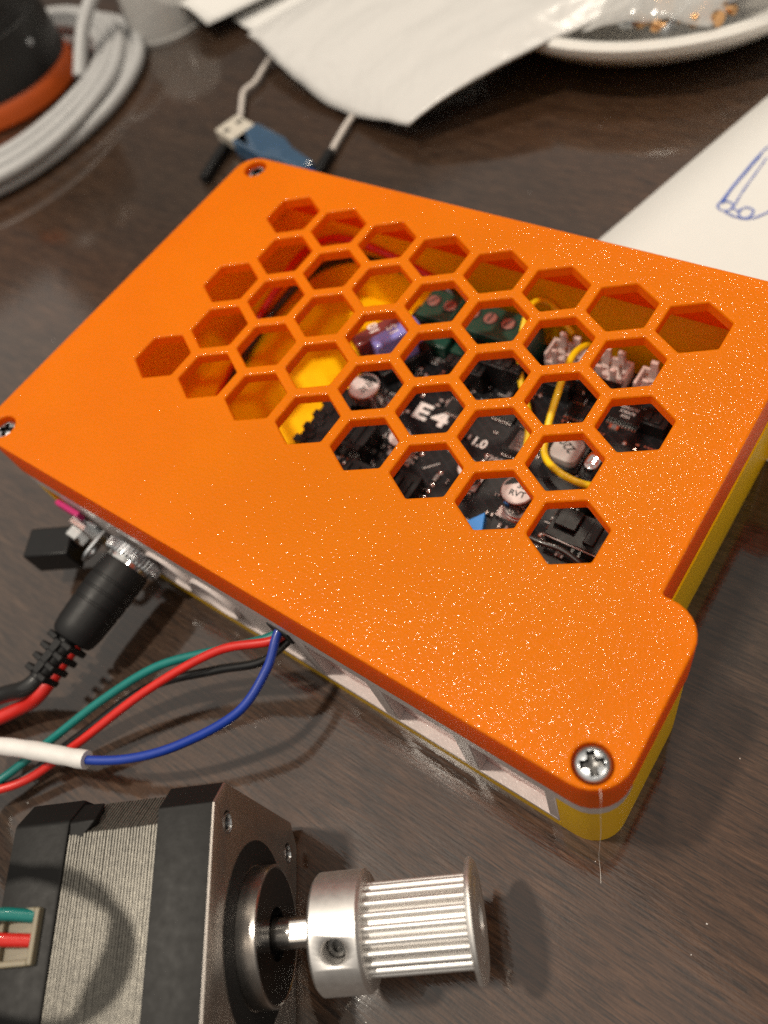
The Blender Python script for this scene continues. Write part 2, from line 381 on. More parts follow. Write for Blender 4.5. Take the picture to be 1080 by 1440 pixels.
def build_screw():
    mb = MB(); NR, NA = 22, 72; Rr = 2.95; vs = []; fs = []
    def prof(x, y):
        r = math.hypot(x, y); z = 1.25 * (1 - (r / Rr) ** 3.2) ** .5 if r < Rr else 0
        a = math.atan2(y, x); u = abs(x); v = abs(y)
        d_ = max(0, min(1, (.56 - min(u, v)) / .12)) * max(0, min(1, (1.85 - max(u, v)) / .3))
        d2 = max(0, min(1, (1.05 - r) / .2))
        return z - max(d_, d2) * 1.5 * (1 - .25 * r / Rr)
    for i in range(NR + 1):
        r = Rr * (i / NR) ** .9
        for k in range(NA):
            a = 2 * math.pi * k / NA; x, y = r * math.cos(a), r * math.sin(a); vs.append((x, y, prof(x, y)))
    for i in range(NR):
        for k in range(NA): fs.append((i * NA + k, (i + 1) * NA + k, (i + 1) * NA + (k + 1) % NA, i * NA + (k + 1) % NA))
    mb.add(vs, fs); mb.mi = [1 if min(vs[i][2] for i in f) < .62 and max(math.hypot(vs[i][0], vs[i][1]) for i in f) < 1.95 else 0 for f in fs]; mb.lathe([(Rr, .0), (Rr, -.3), (1.5, -.3), (1.5, -14), (0, -14)], n=36)  # cross recess faces get the darker metal to stand in for shade
    return mb.build('screw', ['zinc', 'dark_steel'], box, smooth=40)
scr = build_screw()
for i, (x, y) in enumerate(SCREWS):
    s_ = scr if i == 0 else scr.copy()
    if i: col.objects.link(s_); s_.parent = box
    s_.location = Vector((x, y, H - (1.05 if i == 0 else 2.3))) * S; s_.rotation_euler = (R((2, -1.5, 2, 0)[i]), R((-1.5, 2, 1, 0)[i]), R((38, 10, 25, 0)[i]))
for x, y in SCREWS:
    mb = MB(); mb.lathe([(3.8, H - 2.62), (3.8, LB + .5), (1.6, LB + .5), (1.6, H - 3.4), (3.1, H - 3.4), (3.1, H - 2.62)], (x, y, 0), n=28, closed=True)
    mb.build('screw_boss', 'orange_side', box)
# tray: floor, walls, front lip and posts
TO = offset(OUT, .35); FX = 70.2
tray = MB(); tray.prism(TO, 0, 3.2, bev=0)
def wall_strip(path_out, path_in, z0, z1, mb):
    n = len(path_out)
    vs = [(x, y, z0) for x, y in path_out] + [(x, y, z1) for x, y in path_out] + [(x, y, z0) for x, y in path_in] + [(x, y, z1) for x, y in path_in]
    fs = []
    for i in range(n - 1): fs += [(i, i + 1, n + i + 1, n + i), (2 * n + i + 1, 2 * n + i, 3 * n + i, 3 * n + i + 1), (n + i, n + i + 1, 3 * n + i + 1, 3 * n + i)]
    fs += [(0, n, 3 * n, 2 * n), (n - 1, 3 * n - 1, 4 * n - 1, 2 * n - 1)]
    mb.add(vs, fs)
def cpath(x_r, x_l, inset, th):
    """walls round the tray from x_r on the front, by the right, back and left, to x_l on the front"""
    o_ = offset(OUT, inset); i_ = offset(OUT, inset + th); nseg = 8
    # OUT starts with the front-left corner arc (8 points), then the front-right one
    o2 = o_[nseg:] + o_[:nseg]; i2 = i_[nseg:] + i_[:nseg]
    return [(x_r, o2[0][1])] + o2 + [(x_l, o2[-1][1])], [(x_r, i2[0][1])] + i2 + [(x_l, i2[-1][1])]
po, pi_ = cpath(FX, -72, .35, 2.6); wall_strip(po, pi_, 3.2, 25.0, tray)
# upper band of the walls except at the two front corners
o_ = offset(OUT, .75); i_ = offset(OUT, 2.9)
idx = [i for i in range(len(OUT)) if not (i < 16)]
ub_o = [(o_[15][0], -44.5)] + [o_[i] for i in idx] + [(o_[0][0], -44.5)]; ub_i = [(i_[15][0], -44.5)] + [i_[i] for i in idx] + [(i_[0][0], -44.5)]
wall_strip(ub_o, ub_i, 25.0, LB - .1, tray)
tray.box((0, Y0 + .35 + 1.3, 3.65), (141.5, 2.6, .9))
tray_o = tray.build('tray', 'yellow_print', box, smooth=30)
# clear insert that closes the front
ins = MB(); fy = Y0 + .3
o_ = offset(OUT, .25); i_ = offset(OUT, 3.0)
fl_o = [(o_[0][0], -44.6)] + o_[:16] + [(o_[15][0], -44.6)]; fl_i = [(i_[0][0], -44.6)] + i_[:16] + [(i_[15][0], -44.6)]
wall_strip(fl_o, fl_i, 25.05, LB - .05, ins)
ins.box((0, fy + 1.4, 5.0), (140.2, 2.8, 1.7))
BARS = [(-7.5, 3.2), (11.6, 3.4), (31.3, 3.4), (51.1, 3.4), (69.0, 2.2)]
for x, wd in BARS[1:]: ins.box((x, fy + 1.4, 15.45), (wd, 2.8, 19.2))
ins.box((-29.55, fy + 1.7, 15.45), (81.0, 2.2, 19.2))       # plain left part
for x in (-32.5, -17.2):
    ins.lathe([(7.4, 0), (7.4, 1.0), (6.6, 1.2), (6.2, .2), (3.6, -.5), (0, -.8)], (x, fy + .75, 13.8), (0, -1, 0), 40)
insert = ins.build('front_insert', 'clear_print', box, smooth=30, bevel=.25)
for (xa, wa), (xb, wb) in zip(BARS[1:], BARS[2:]):
    pn = MB(); x0, x1 = xa + wa / 2 + .02, xb - wb / 2 - .02
    nx, nz = 10, 8; vs = []
    for i in range(nx + 1):
        for k in range(nz + 1):
            x = x0 + (x1 - x0) * i / nx; z = 5.9 + 19.1 * k / nz
            vs.append((x, fy + 2.3 + .25 * noise.noise((x * .18, z * .2, 3)), z))
    pn.add(vs, [(i * (nz + 1) + k, (i + 1) * (nz + 1) + k, (i + 1) * (nz + 1) + k + 1, i * (nz + 1) + k + 1) for i in range(nx) for k in range(nz)])
    o = pn.build('pane', 'pink_pane', insert, smooth=60, weld=False); sl = o.modifiers.new('thick', 'SOLIDIFY'); sl.thickness = .001; sl.offset = -1
# wire exit hole
h_ = MB(); h_.box((7.2, fy + .2, 23.0), (6.0, 1.2, 5.0)); h_.build('wire_slot', 'hole_black', box, smooth=0, bevel=.4)
# power jack: knurled nut and washer
JX, JZ = -43.5, 14.5
nut = MB(); prof = []
nn = 44; vs = []; fs = []
for y_, rs in ((0, 6.9), (.5, 7.4), (2.6, 7.4), (3.1, 6.9)):
    for k in range(nn * 4):
        a = 2 * math.pi * k / (nn * 4); rr = rs - (.42 if k % 4 in (0, 1) and rs > 7 else 0)
        vs.append((JX + rr * math.cos(a), fy - .2 - y_, JZ + rr * math.sin(a)))
N4 = nn * 4
for j in range(3):
    for k in range(N4): fs.append((j * N4 + k, j * N4 + (k + 1) % N4, (j + 1) * N4 + (k + 1) % N4, (j + 1) * N4 + k))
fs += [tuple(range(N4)), tuple(3 * N4 + k for k in range(N4))[::-1]]
nut.add(vs, fs); nut_o = nut.build('jack_nut', 'zinc', box, smooth=25)
jb = MB(); jb.lathe([(0, 0), (5.6, 0), (5.6, 2.0), (5.2, 2.4), (4.4, 2.4), (4.4, 0)], (JX, fy - 3.3, JZ), (0, -1, 0), 32); jb.build('jack_bushing', 'chrome', box)
# toggle switch with its lever leaning to the left
sw = MB(); TX, TZ = -64.5, 12.5
sw.cyl((TX, fy + .1, TZ), (0, -1, 0), 5.6, .7, 32, bev=.15)
plate_ = MB(); plate_.box((TX, fy - .35, TZ), (13.5, .8, 8.5)); plate_o = plate_.build('switch_plate', 'zinc', box, bevel=.2)
mg = MB(); mg.box((TX - 1.5, fy - .6, TZ + 6.3), (9, 1.4, 3.0)); mg.build('switch_body_edge', 'magenta', box, bevel=.3)
hexn = MB(); hexn.lathe([(0, 0), (4.6, 0), (4.6, 2.0), (4.1, 2.4), (3.0, 2.4), (3.0, 4.8), (2.6, 5.2), (0, 5.2)], (TX, fy - .7, TZ), (0, -1, 0), 6); hexn.build('switch_nut', 'chrome', box, smooth=20)
lug = MB(); lp = rounded([(-3.2, -4, .5), (3.2, -4, .5), (3.2, 5, 3.1), (-3.2, 5, 3.1)], 6)
lug.prism(lp, 0, .6, [circle(0, 2.0, 1.35, 18)]); lug.xf(Matrix.Translation((TX + 7.6, fy - 3.6, TZ + .2)) @ Matrix.Rotation(R(-62), 4, 'Y') @ Matrix.Rotation(R(178), 4, 'Z')); lug.build('solder_tab', 'zinc', box)
wdir = Vector((-.85, -.53, 0)).normalized(); M_ = Matrix((wdir, Vector((-wdir.y, wdir.x, 0)), Vector((0, 0, 1)))).transposed()
lev = MB(); lev.box(Vector((TX + .6, fy - 6.6, TZ - 1.6)) + wdir * 5.4, (12.6, 8.4, 8.2), M_); lev.build('switch_lever', 'black_plastic', box, bevel=.5)

# ------------------------------------------------------------------ circuit board inside the box
BZ = 12.0
pcb = thing('circuit_board', 'black circuit board marked E4 seen through the honeycomb lid', 'circuit board', (0, 0, 0))
b_ = MB(); b_.prism(rounded([(-25.5, -46, 1), (66, -46, 1), (66, 46.5, 1), (-25.5, 46.5, 1)], 3), BZ - 1.6, BZ, bev=.05); b_.build('board', 'board_mask', pcb)
for x, y in ((-21, -42), (62, -42), (62, 42), (-21, 42)):
    sp = MB(); sp.cyl((x, y, 3.2), (0, 0, 1), 3, BZ - 1.6 - 3.2, 16); sp.build('standoff', 'yellow_print', pcb)
e4 = text('silk_text', 'E4', 6.6, 'silk_white', pcb, (-1.2, 14.6, BZ + .03), 0, .01, .22, spacing=1.25); e4.scale = (1.35, 1, 1)
text('silk_text', '1.0', 3.4, 'silk_white', pcb, (14.2, 12.4, BZ + .03), 0, .01, .08)
text('silk_text', 'TMC2', 2.3, 'silk_white', pcb, (20.4, 9.6, BZ + .03), 0, .01, .03)
rnd = random.Random(5)
def part(name, mat, fn, bevel=0, parent=pcb, smooth=35, kind=None):
    mb = MB(); fn(mb); return mb.build(name, mat, parent, smooth, bevel, kind)
def chip(x, y, sx, sy, h=1.1, rz=0, pins=True, mark=True):
    c = part('chip', 'black_plastic', lambda b: b.box((x, y, BZ + .15 + h / 2), (sx, sy, h), Rz(rz)), .08)
    def pf(b):
        n = max(3, int(sx / .8))
        for s_ in (-1, 1):
            for i in range(n):
                q = Rz(rz) @ Vector(((i - (n - 1) / 2) * sx * .9 / n, s_ * (sy / 2 + .45), 0)); b.box((x + q.x, y + q.y, BZ + .3), (.38, .95, .35), Rz(rz))
    if pins: part('pins', 'solder', pf, parent=c)
    return c
chip(24.0, 16.2, 7.6, 7.6, 1.2, 0); chip(5.5, 19.0, 8.2, 3.6); chip(16.0, 22.5, 6, 3.6); chip(42, 33.5, 8.4, 5.2, 1.5); chip(-2, -6, 6, 6); chip(52, 24, 7, 5); chip(10.5, -20, 7, 7); chip(-8, -22, 6, 4); chip(36, -22, 7, 7); chip(31, 30, 5.4, 3.4); chip(38, 24.5, 4.2, 2.6)
lab = part('chip_label', 'chip_grey', lambda b: b.box((24.2, 16.2, BZ + 1.40), (4.6, 5.8, .06)))
for k in range(5): text('print', ('8B', '209', 'A1', '4C', '07')[k] * 2, .95, 'silk_white', pcb, (24.2, 18.4 - k * 1.1, BZ + 1.46), 0, .01)
for k in range(3): text('print', ('2040', 'A7B', '55')[k] * 2, 1.1, 'silk_white', pcb, (42, 34.9 - k * 1.3, BZ + 1.69), 0, .01)
def ecap(x, y, r, h, txt, rz=0):
    base = part('capacitor', 'cap_metal', lambda b: (b.box((x, y, BZ + .5), (r * 2.1, r * 2.1, .9)), b.lathe([(r * .94, .9), (r, 1.4), (r, 2.1), (r * .93, 2.4), (r, 2.8), (r, h - .5), (r * .93, h), (r * .88, h + .02), (0, h + .02)], (x, y, BZ), n=36)))
    top = part('cap_top', 'cap_label', lambda b: b.cyl((x, y, BZ + h + .03), (0, 0, 1), r * .86, .05, 32), parent=base)
    a0 = R(rz + 120)
    part('polarity_mark', 'black_plastic', lambda b: b.prism([(x + r * .84 * math.cos(a0 + R(t)), y + r * .84 * math.sin(a0 + R(t))) for t in range(-62, 63, 8)], BZ + h + .09, BZ + h + .11), parent=base)
    for k, t in enumerate(txt): text('print', t, r * .52, 'black_plastic', base, (x + .4, y + r * .28 - k * r * .55, BZ + h + .13), R(rz), .01, .03)
    return base
ecap(-15.6, 9.5, 4.2, 10.2, ['100', '35'], -25); ecap(32.4, .5, 4.0, 8.2, ['35', 'RVT'], 8); ecap(-1.2, 2.5, 3.0, 6, ['47'], 0); ecap(18.2, 2.0, 2.6, 5.6, ['10'], 0)
def fuse(x, y, mat, txt, rz):
    f = part('fuse', mat, lambda b: (b.box((x, y, BZ + 10.2), (13, 4.4, 6.5), Rz(rz)), b.box((x, y, BZ + 5.4), (9, 4.0, 4), Rz(rz))), .7)
    part('fuse_holder', 'black_plastic', lambda b: b.box((x, y, BZ + 2.2), (15, 6, 4.4), Rz(rz)), .4, parent=f)
    text('print', txt, 3.6, 'silk_white', f, (x - .6, y + .2, BZ + 13.5), R(rz + 90 - 8), .02, .06)
fuse(-16.4, 25.6, 'fuse_blue', '15', 62); fuse(-21.3, 24.0, 'fuse_red', '10', 62)
md = part('driver_module', 'black_plastic', lambda b: (b.box((47.5, -.5, BZ + 2.0), (13, 8, 4)), b.box((44.5, .6, BZ + 4.6), (5, 5, 1.2)), b.box((50.6, -.2, BZ + 4.4), (2.4, 6, .8))), .25)
part('module_edge', 'silk_white', lambda b: b.box((47.5, -4.62, BZ + 3.7), (13, .12, .35)), parent=md)
# screw terminals on the far edge
def terminal(x0, n, y):
    t = part('terminal_block', 'green_plastic', lambda b: (b.box((x0 + n * 2.54, y, BZ + 5.0), (n * 5.08, 9.6, 10)), b.box((x0 + n * 2.54, y - 6.6, BZ + 2.2), (n * 5.08, 3.6, 4.4))), .35)
    for i in range(n):
        cx = x0 + 2.54 + i * 5.08
        s_ = part('terminal_screw', ['copper_pink', 'hole_black'], lambda b: (b.lathe([(0, .2), (1.75, .2), (1.75, .75), (1.55, .95), (0, .95)], (cx, y + .6, BZ + 9.6), n=20), b.box((cx, y + .6, BZ + 10.5), (2.9, .5, .16), Rz(rnd.uniform(0, 90)), 1)), parent=t)
        part('screw_well', 'hole_black', lambda b: b.lathe([(2.15, 10.02), (2.15, 10.06), (1.9, 10.06), (1.9, 10.02)], (cx, y + .6, BZ), n=20, closed=True), parent=t)
        part('wire_port', 'hole_black', lambda b: b.box((cx, y - 4.85, BZ + 6.6), (3.3, .3, 3.2)), parent=t)
    return t
terminal(-17.5, 2, 40.2); terminal(-5.6, 4, 40.2)
# pale pin connectors on the far right edge
def pale(x, y, n, rz=0):
    def fn(b):
        q = lambda dx, dy, z, sz: b.box((x + (Rz(rz) @ Vector((dx, dy, 0))).x, y + (Rz(rz) @ Vector((dx, dy, 0))).y, BZ + z), sz, Rz(rz))
        q(0, 0, 1.2, (n * 2.54 + 1.8, 5.6, 2.4)); q(0, 2.5, 3.4, (n * 2.54 + 1.8, .7, 3.6))
        q(-(n * 2.54 + 1.2) / 2, 0, 3.2, (.7, 5.2, 3.4)); q((n * 2.54 + 1.2) / 2, 0, 3.2, (.7, 5.2, 3.4))
        q(-n * .6, -2.4, 4.2, (1.5, .8, 5.4)); q(n * .6, -2.4, 4.2, (1.5, .8, 5.4)); q(-n * .6, 2.3, 4.9, (1.7, 1.0, 6.4)); q(n * .6, 2.3, 4.9, (1.7, 1.0, 6.4))
    c = part('pin_connector', 'pale_connector', fn, .15)
    part('pins', 'solder', lambda b: [b.box((x + (i - (n - 1) / 2) * 2.54, y, BZ + 3.6), (.64, .64, 4.8)) for i in range(n)], parent=c)
pale(21.8, 42.5, 3); pale(33.4, 42.3, 3); pale(45.0, 42.3, 3); pale(56.5, 42.3, 3)
# black sockets, modules and the notched header along the board's left edge
for k, (x, y, sx, sy, h) in enumerate([(9, 31, 15, 4.6, 8.5), (2.0, 27.5, 11, 3.6, 7), (24.5, 33.5, 7, 4, 5), (34.5, 36.2, 8, 3.4, 5.5), (49, 33.2, 6, 5, 4), (-12.5, -1.2, 9, 9, 6.5), (-3.0, -12.5, 11, 9, 7), (7.0, -10.5, 6, 12, 5), (56, 13, 5, 9, 3), (45, 7.2, 5, 3, 3)]):
    part('black_socket', 'black_plastic', lambda b: (b.box((x, y, BZ + h / 2), (sx, sy, h)), [b.box((x - sx / 2 + 1.3 + i * 2.54, y, BZ + h + .25), (1.5, sy * .7, .5)) for i in range(int((sx - 1.2) / 2.54) + 1)]), .18)
for i in range(9): part('header_tooth', 'black_plastic', lambda b: b.box((-25.2 + (i % 2) * 1.1, -8 + i * 2.1, BZ + 2.4), (3.6, 2.0, 4.8)), .1)
part('header_strip', 'black_plastic', lambda b: b.box((-21.8, .5, BZ + 2.2), (5.4, 20, 4.4)), .2)
# power inductor, crystal, gold socket, blue trimmer
ind = part('inductor', 'inductor_grey', lambda b: (b.prism(rounded([(31.3, 14.4, 2), (38.3, 14.4, 2), (38.3, 21.4, 2), (31.3, 21.4, 2)], 4), BZ + .1, BZ + 3.2, bev=.3)), 0)
part('inductor_rim', 'black_plastic', lambda b: b.box((34.8, 17.9, BZ + .55), (8.6, 8.6, 1.0)), .3, parent=ind)
text('print', '220', 2.9, 'black_plastic', ind, (34.6, 18.6, BZ + 3.24), R(150), .01, .05)
part('crystal', 'chrome', lambda b: b.prism(rounded([(40.0, 14.6, 1.6), (43.4, 14.6, 1.6), (43.4, 19.8, 1.6), (40.0, 19.8, 1.6)], 5), BZ + .3, BZ + 3.6, bev=.5))
part('metal_socket', 'gold', lambda b: (b.box((53.0, 2.0, BZ + 1.7), (6.2, 3.8, 3.0)), b.box((51.6, 2, BZ + 3.4), (1.0, 3.0, .6))), .3)
part('trim_knob', 'blue_paint', lambda b: b.prism([(23.0, -11.2), (29.4, -11.2), (27.0, -5.4)], BZ + .1, BZ + 3.6), .2)
def smd(b_all):
    for i in range(300):
        x, y = rnd.uniform(-22, 63), rnd.uniform(-42, 44)
        if (-7 < x < 6 and 9.5 < y < 18) or (11 < x < 25 and 7.6 < y < 15): continue
        w_, l_ = rnd.choice([(.8, 1.6), (.5, 1.0), (1.2, 2.0), (.8, 1.6)]); rot = rnd.choice([0, 90]); h = rnd.uniform(.4, .9); M3 = Rz(rot)
        b_all.box((x, y, BZ + h / 2 + .02), (l_ * .55, w_, h), M3, rnd.choice([0, 0, 1]))
        for s_ in (-1, 1):
            q = M3 @ Vector((s_ * l_ * .42, 0, 0)); b_all.box((x + q.x, y + q.y, BZ + h / 2 + .01), (l_ * .28, w_ * 1.02, h * 1.04), M3, 2)
    for i in range(90):
        x0, y0 = rnd.uniform(-22, 63), rnd.uniform(-42, 44)
        if (-7 < x0 < 6 and 9.5 < y0 < 18) or (11 < x0 < 25 and 7.6 < y0 < 15): continue
        n = rnd.randint(1, 5); dx, dy = rnd.choice([(1.9, 0), (0, 1.9), (1.3, 1.3)])
        for j in range(n): b_all.lathe([(.62, 0), (.62, .1), (.35, .3), (0, .36)], (x0 + j * dx, y0 + j * dy, BZ), n=10, mi=2)
mb = MB(); smd(mb); mb.build('surface_components', ['black_plastic', 'chip_grey', 'solder'], pcb, 0, kind='stuff')
def silk(b):
    for i in range(70):
        x, y = rnd.uniform(-22, 63), rnd.uniform(-42, 44)
        if (-8 < x < 7 and 9 < y < 19) or (10 < x < 27 and 7 < y < 21): continue
        k = rnd.random(); rot = Rz(rnd.choice([0, 90, 0, 45])); l_ = rnd.uniform(1.5, 5)
        b.box((x, y, BZ + .02), (l_, .18, .02), rot)
        if k > .5:
            for s_ in range(rnd.randint(2, 4)): b.box((x + s_ * .9, y + 1.3, BZ + .02), (.18, .9, .02)); b.box((x + s_ * .9 + .25, y + 1.6, BZ + .021), (.45, .16, .02))
part('silk_lines', 'silk_white', silk, 0, smooth=0, kind='stuff')
text('silk_text', 'J12', 1.9, 'silk_white', pcb, (40.0, -5.0, BZ + .03), 0, .01)

# wires inside the box
def wire(name, pts, r, mat, label, group=None, n=10, sub=10):
    mb = MB(); mb.tube(pts, r, n, sub=sub); return tag(mb.build(name, mat, smooth=60), label, 'wire', group)
wire('jumper_wire', [(21, 47.2, 18), (14.5, 48.8, 24), (12.0, 44.5, 27), (13.6, 36, 24.5), (16.5, 29.5, 18), (22, 23, 14.6), (27, 12, 13.2), (27.6, 10, 13.1)], .8, 'wire_yellow', 'yellow jumper wire looping beside the green terminal block inside the box', 'yellow jumper wires')
wire('jumper_wire', [(27.5, 45.5, 17), (27.2, 42.0, 21.5), (26.8, 36, 23.5), (28.0, 27, 21.5), (29.2, 19.5, 18), (31.5, 13.6, 16), (36.5, 10.6, 16.4), (42.5, 10.2, 16.0), (48, 13, 14.5), (51, 17, 13.6)], .85, 'wire_yellow', 'yellow jumper wire curling over the round inductor inside the box', 'yellow jumper wires')
wire('power_lead', [(-44, -49, 14), (-55, -34, 8), (-62, -10, 5), (-66.5, 4, 4.8), (-70, 18, 5.2), (-70.5, 32, 7), (-64.5, 44, 12), (-52, 48.8, 18), (-40, 49.4, 20), (-25, 49, 20), (-14, 47.5, 18.6), (-12, 44.5, 17.5)], 1.35, 'wire_black', 'black power lead curving over the yellow tray floor to the green terminal')
wire('power_lead', [(-46, -49, 15), (-58, -34, 6), (-64.2, -10, 4.4), (-69, 6, 4.4), (-73, 20, 5.4), (-72.5, 36, 10), (-66, 46, 18), (-54, 48.6, 25), (-42, 49.6, 25), (-28, 49.8, 22), (-17, 48.5, 18.8), (-14, 45, 17.5)], 1.2, 'wire_red', 'red power lead running along the far wall inside the box')
wire('sensor_lead', [(36, -7.5, 17.5), (42, -7.8, 18), (48, -7.4, 17.6), (56, -9.5, 16), (62, -14, 14)], .75, 'wire_black', 'thin black lead crossing the board under the lowest honeycomb cell')
bolt = MB(); bolt.lathe([(0, 0), (2.4, 0), (2.4, 1.4), (2.0, 1.8), (0, 1.8)], (-29.5, -6.0, 3.2), n=24); tag(bolt.build('tray_bolt', 'black_plastic'), 'small black round bolt on the yellow tray floor beside the circuit board', 'bolt')

# ------------------------------------------------------------------ power plug and its cable
pl = thing('power_cable', 'black barrel power plug with ribbed strain relief and red and black lead', 'power cable', (0, 0, 0))
body = MB(); body.lathe([(0, 0), (5.0, 0), (6.0, .5), (6.15, 1.6), (6.2, 5), (6.0, 5.15), (6.0, 5.6), (6.2, 5.75), (6.2, 8.2), (6.0, 8.35), (6.0, 8.8), (6.15, 8.95), (6.05, 11.5), (5.85, 11.65), (5.85, 12.1), (6.0, 12.25), (5.7, 18), (5.3, 20.4), (4.6, 21.4), (3.0, 21.8), (0, 21.8)], (JX, fy - 4.0, JZ), (0.02, -1, -.05), 40)
body.build('plug_body', 'black_rubber', pl, smooth=28)
sr = MB(); ax = Vector((-.06, -1, -.10)).normalized(); c0 = Vector((JX + .2, fy - 25.6, JZ - 1.1)); u_ = Vector((1, -.06, 0)).normalized(); v_ = ax.cross(u_).normalized(); M_ = Matrix((u_, ax, v_)).transposed()
sr.lathe([(0, 0), (2.6, 0), (2.4, 11), (0, 11)], c0, ax, 20)
for i in range(4):
    cc = c0 + ax * (1.0 + i * 2.9); k_ = 1 - i * .05
    if True:
        sr.box(cc + u_ * 2.7 * k_, (3.0 * k_, 1.45, 6.4 * k_), M_); sr.box(cc - u_ * 2.7 * k_, (3.0 * k_, 1.45, 6.4 * k_), M_)
        if i < 3: sr.box(cc + ax * 1.45 + v_ * 2.5 * k_, (2.2, 3.2, 1.5), M_); sr.box(cc + ax * 1.45 - v_ * 2.5 * k_, (2.2, 3.2, 1.5), M_)
sr.build('strain_relief', 'black_rubber', pl, bevel=.3)
e = c0 + ax * 10
mb = MB(); mb.tube([e, e + Vector((-1.5, -4, -.6)), (-52, -97, 9), (-64, -107, 6), (-85, -118, 3.5), (-120, -130, 2.6)], 2.1, 14); mb.build('black_lead', 'wire_black', pl, smooth=60)
mb = MB(); mb.tube([e + Vector((1.6, 3, -1.2)), e + Vector((1.2, -3.5, -2.2)), (-47.5, -97, 6.5), (-58, -108, 4.5), (-80, -121, 2.6), (-118, -134, 2.2)], 1.75, 14); mb.build('red_lead', 'wire_red', pl, smooth=60)
mb = MB(); mb.tube([c0 + u_ * 1.5 + v_ * -1.0, c0 + ax * 6 + u_ * 1.6 - v_ * 1.2, e + Vector((1.6, 3, -1.2))], 1.5, 12); mb.build('red_core', 'wire_red', pl, smooth=60)

# ------------------------------------------------------------------ motor cable: four cores from the box to the motor
mc = thing('motor_cable', 'four core motor wire in teal red black and blue leaving the box front', 'wire', (0, 0, 0))
CN = (14.3, -115.7)
def core(name, pts, mat, k):
    mb = MB(); t = [(-42 - k * 2, -121 - k, 10 + k * 2), (-40, -131 - k * 2, 32), (-12, -137 - k, 55 + k), (15 + k, -128, 66 + k * 1.2), (24 - k * 1.4, -118, 68 + k), (20 - k * 1.6, -109.5, 68 + k * 1.4), (7 - k, -110.5, 66 + k), (-5, -116.5 - k, 59 + k), (-3 + k * .5, -121.5 - k * .5, 50 + k * .5), (5 + k, -120.6 - k, 47.0)]
    t = t if k < 2 else t[:-1]
    end = Vector((CN[0], CN[1], 42.8)) + Vector((.6157, -.788, 0)) * (k * 3.4 - 2.2)
    mb.tube([Vector(p) for p in pts] + [Vector(p) for p in t] + ([end + Vector((-4, -2.6, 2.4)), end] if k < 2 else []), 1.0, 12, sub=10)
    return mb.build(name, mat, mc, smooth=60)
core('teal_core', [(7, -47, 21), (4.6, -54, 20.5), (-5.6, -62.4, 18.4), (-17, -72, 16), (-26, -84.3, 12), (-33.2, -97.4, 8), (-39, -111, 6)], 'wire_teal', 0)
core('red_core', [(8, -47, 22), (6.4, -54.4, 21.6), (-4.4, -62.8, 20.2), (-15.5, -77.8, 16), (-26, -95.5, 9.6), (-34.3, -109.2, 6)], 'wire_red', 1)
core('black_core', [(8.4, -47, 19), (6.6, -55.5, 18.6), (3.5, -60, 17), (-5.6, -66, 14.5), (-19.4, -77.3, 11), (-30, -94.8, 5.6), (-37.5, -111, 4)], 'wire_black', 2)
core('blue_core', [(7.2, -48, 24.4), (7.4, -53.6, 24.2), (9.0, -60.6, 22), (8.0, -70.7, 19.5), (-.5, -82.1, 16), (-9.2, -90.1, 14.2), (-18.4, -95.9, 13.8), (-27.6, -99.6, 13.4), (-39, -104.6, 12.5)], 'wire_blue', 3)
mb = MB(); mb.tube([(-18.0, -95.7, 13.9), (-22, -97.4, 13.7), (-27.8, -99.7, 13.4), (-34, -102.3, 13.0), (-41, -105.6, 12.4), (-48, -110, 11)], lambda t: 2.0 + .10 * math.sin(t * 23) * math.sin(t * 9), 18, sub=8); mb.build('heat_shrink_sleeve', 'shrink_white', mc, smooth=60)

# ------------------------------------------------------------------ stepper motor lying on its side; local x = shaft, z up
AZ = 38.0
def mworld(a, n_): return (a * math.cos(R(AZ)) + n_ * math.sin(R(AZ)), a * math.sin(R(AZ)) - n_ * math.cos(R(AZ)))
MLAT = 101.2; face = -30.9; mx, my = mworld(face, MLAT)
motor = thing('stepper_motor', 'square black stepper motor with ribbed steel middle lying on the table', 'motor', (mx, my, 0), R(AZ))
W2 = 21.15; ZC = 21.15
def yz_prism(mb, poly, x0, x1, holes=(), bev=0, mi=0, side=None):
    """polygon in (lateral, up-from-axis) extruded along the shaft from x0 to x1 (x1 is the front)"""
    i0 = len(mb.v); mb.prism(poly, x0, x1, holes, bev, mi, side)
    mb.v[i0:] = [(z, x * 1.03, y + ZC) for x, y, z in mb.v[i0:]]
def octo(h, c, r=.4): return rounded([(h, -h + c, r), (h, h - c, r), (h - c, h, r), (-h + c, h, r), (-h, h - c, r), (-h, -h + c, r), (-h + c, -h, r), (h - c, -h, r)], 3)
HOLES = [(sx * 15.5, sy * 15.5) for sx in (-1, 1) for sy in (-1, 1)]
mb = MB(); yz_prism(mb, octo(W2, 3.9), -9.8, 0, [circle(x, y, 1.5, 20) for x, y in HOLES], .35, 1, 0)
mb.build('front_cap', ['black_cast', 'machined_face'], motor, smooth=25)
for x, y in HOLES:
    mb = MB(); mb.lathe([(1.7, 0), (1.7, .15), (1.5, .2), (1.3, -.6), (1.3, -5), (0, -5)], (-.1, x, y + ZC), (1, 0, 0), 20); mb.build('screw_hole', 'zinc', motor)
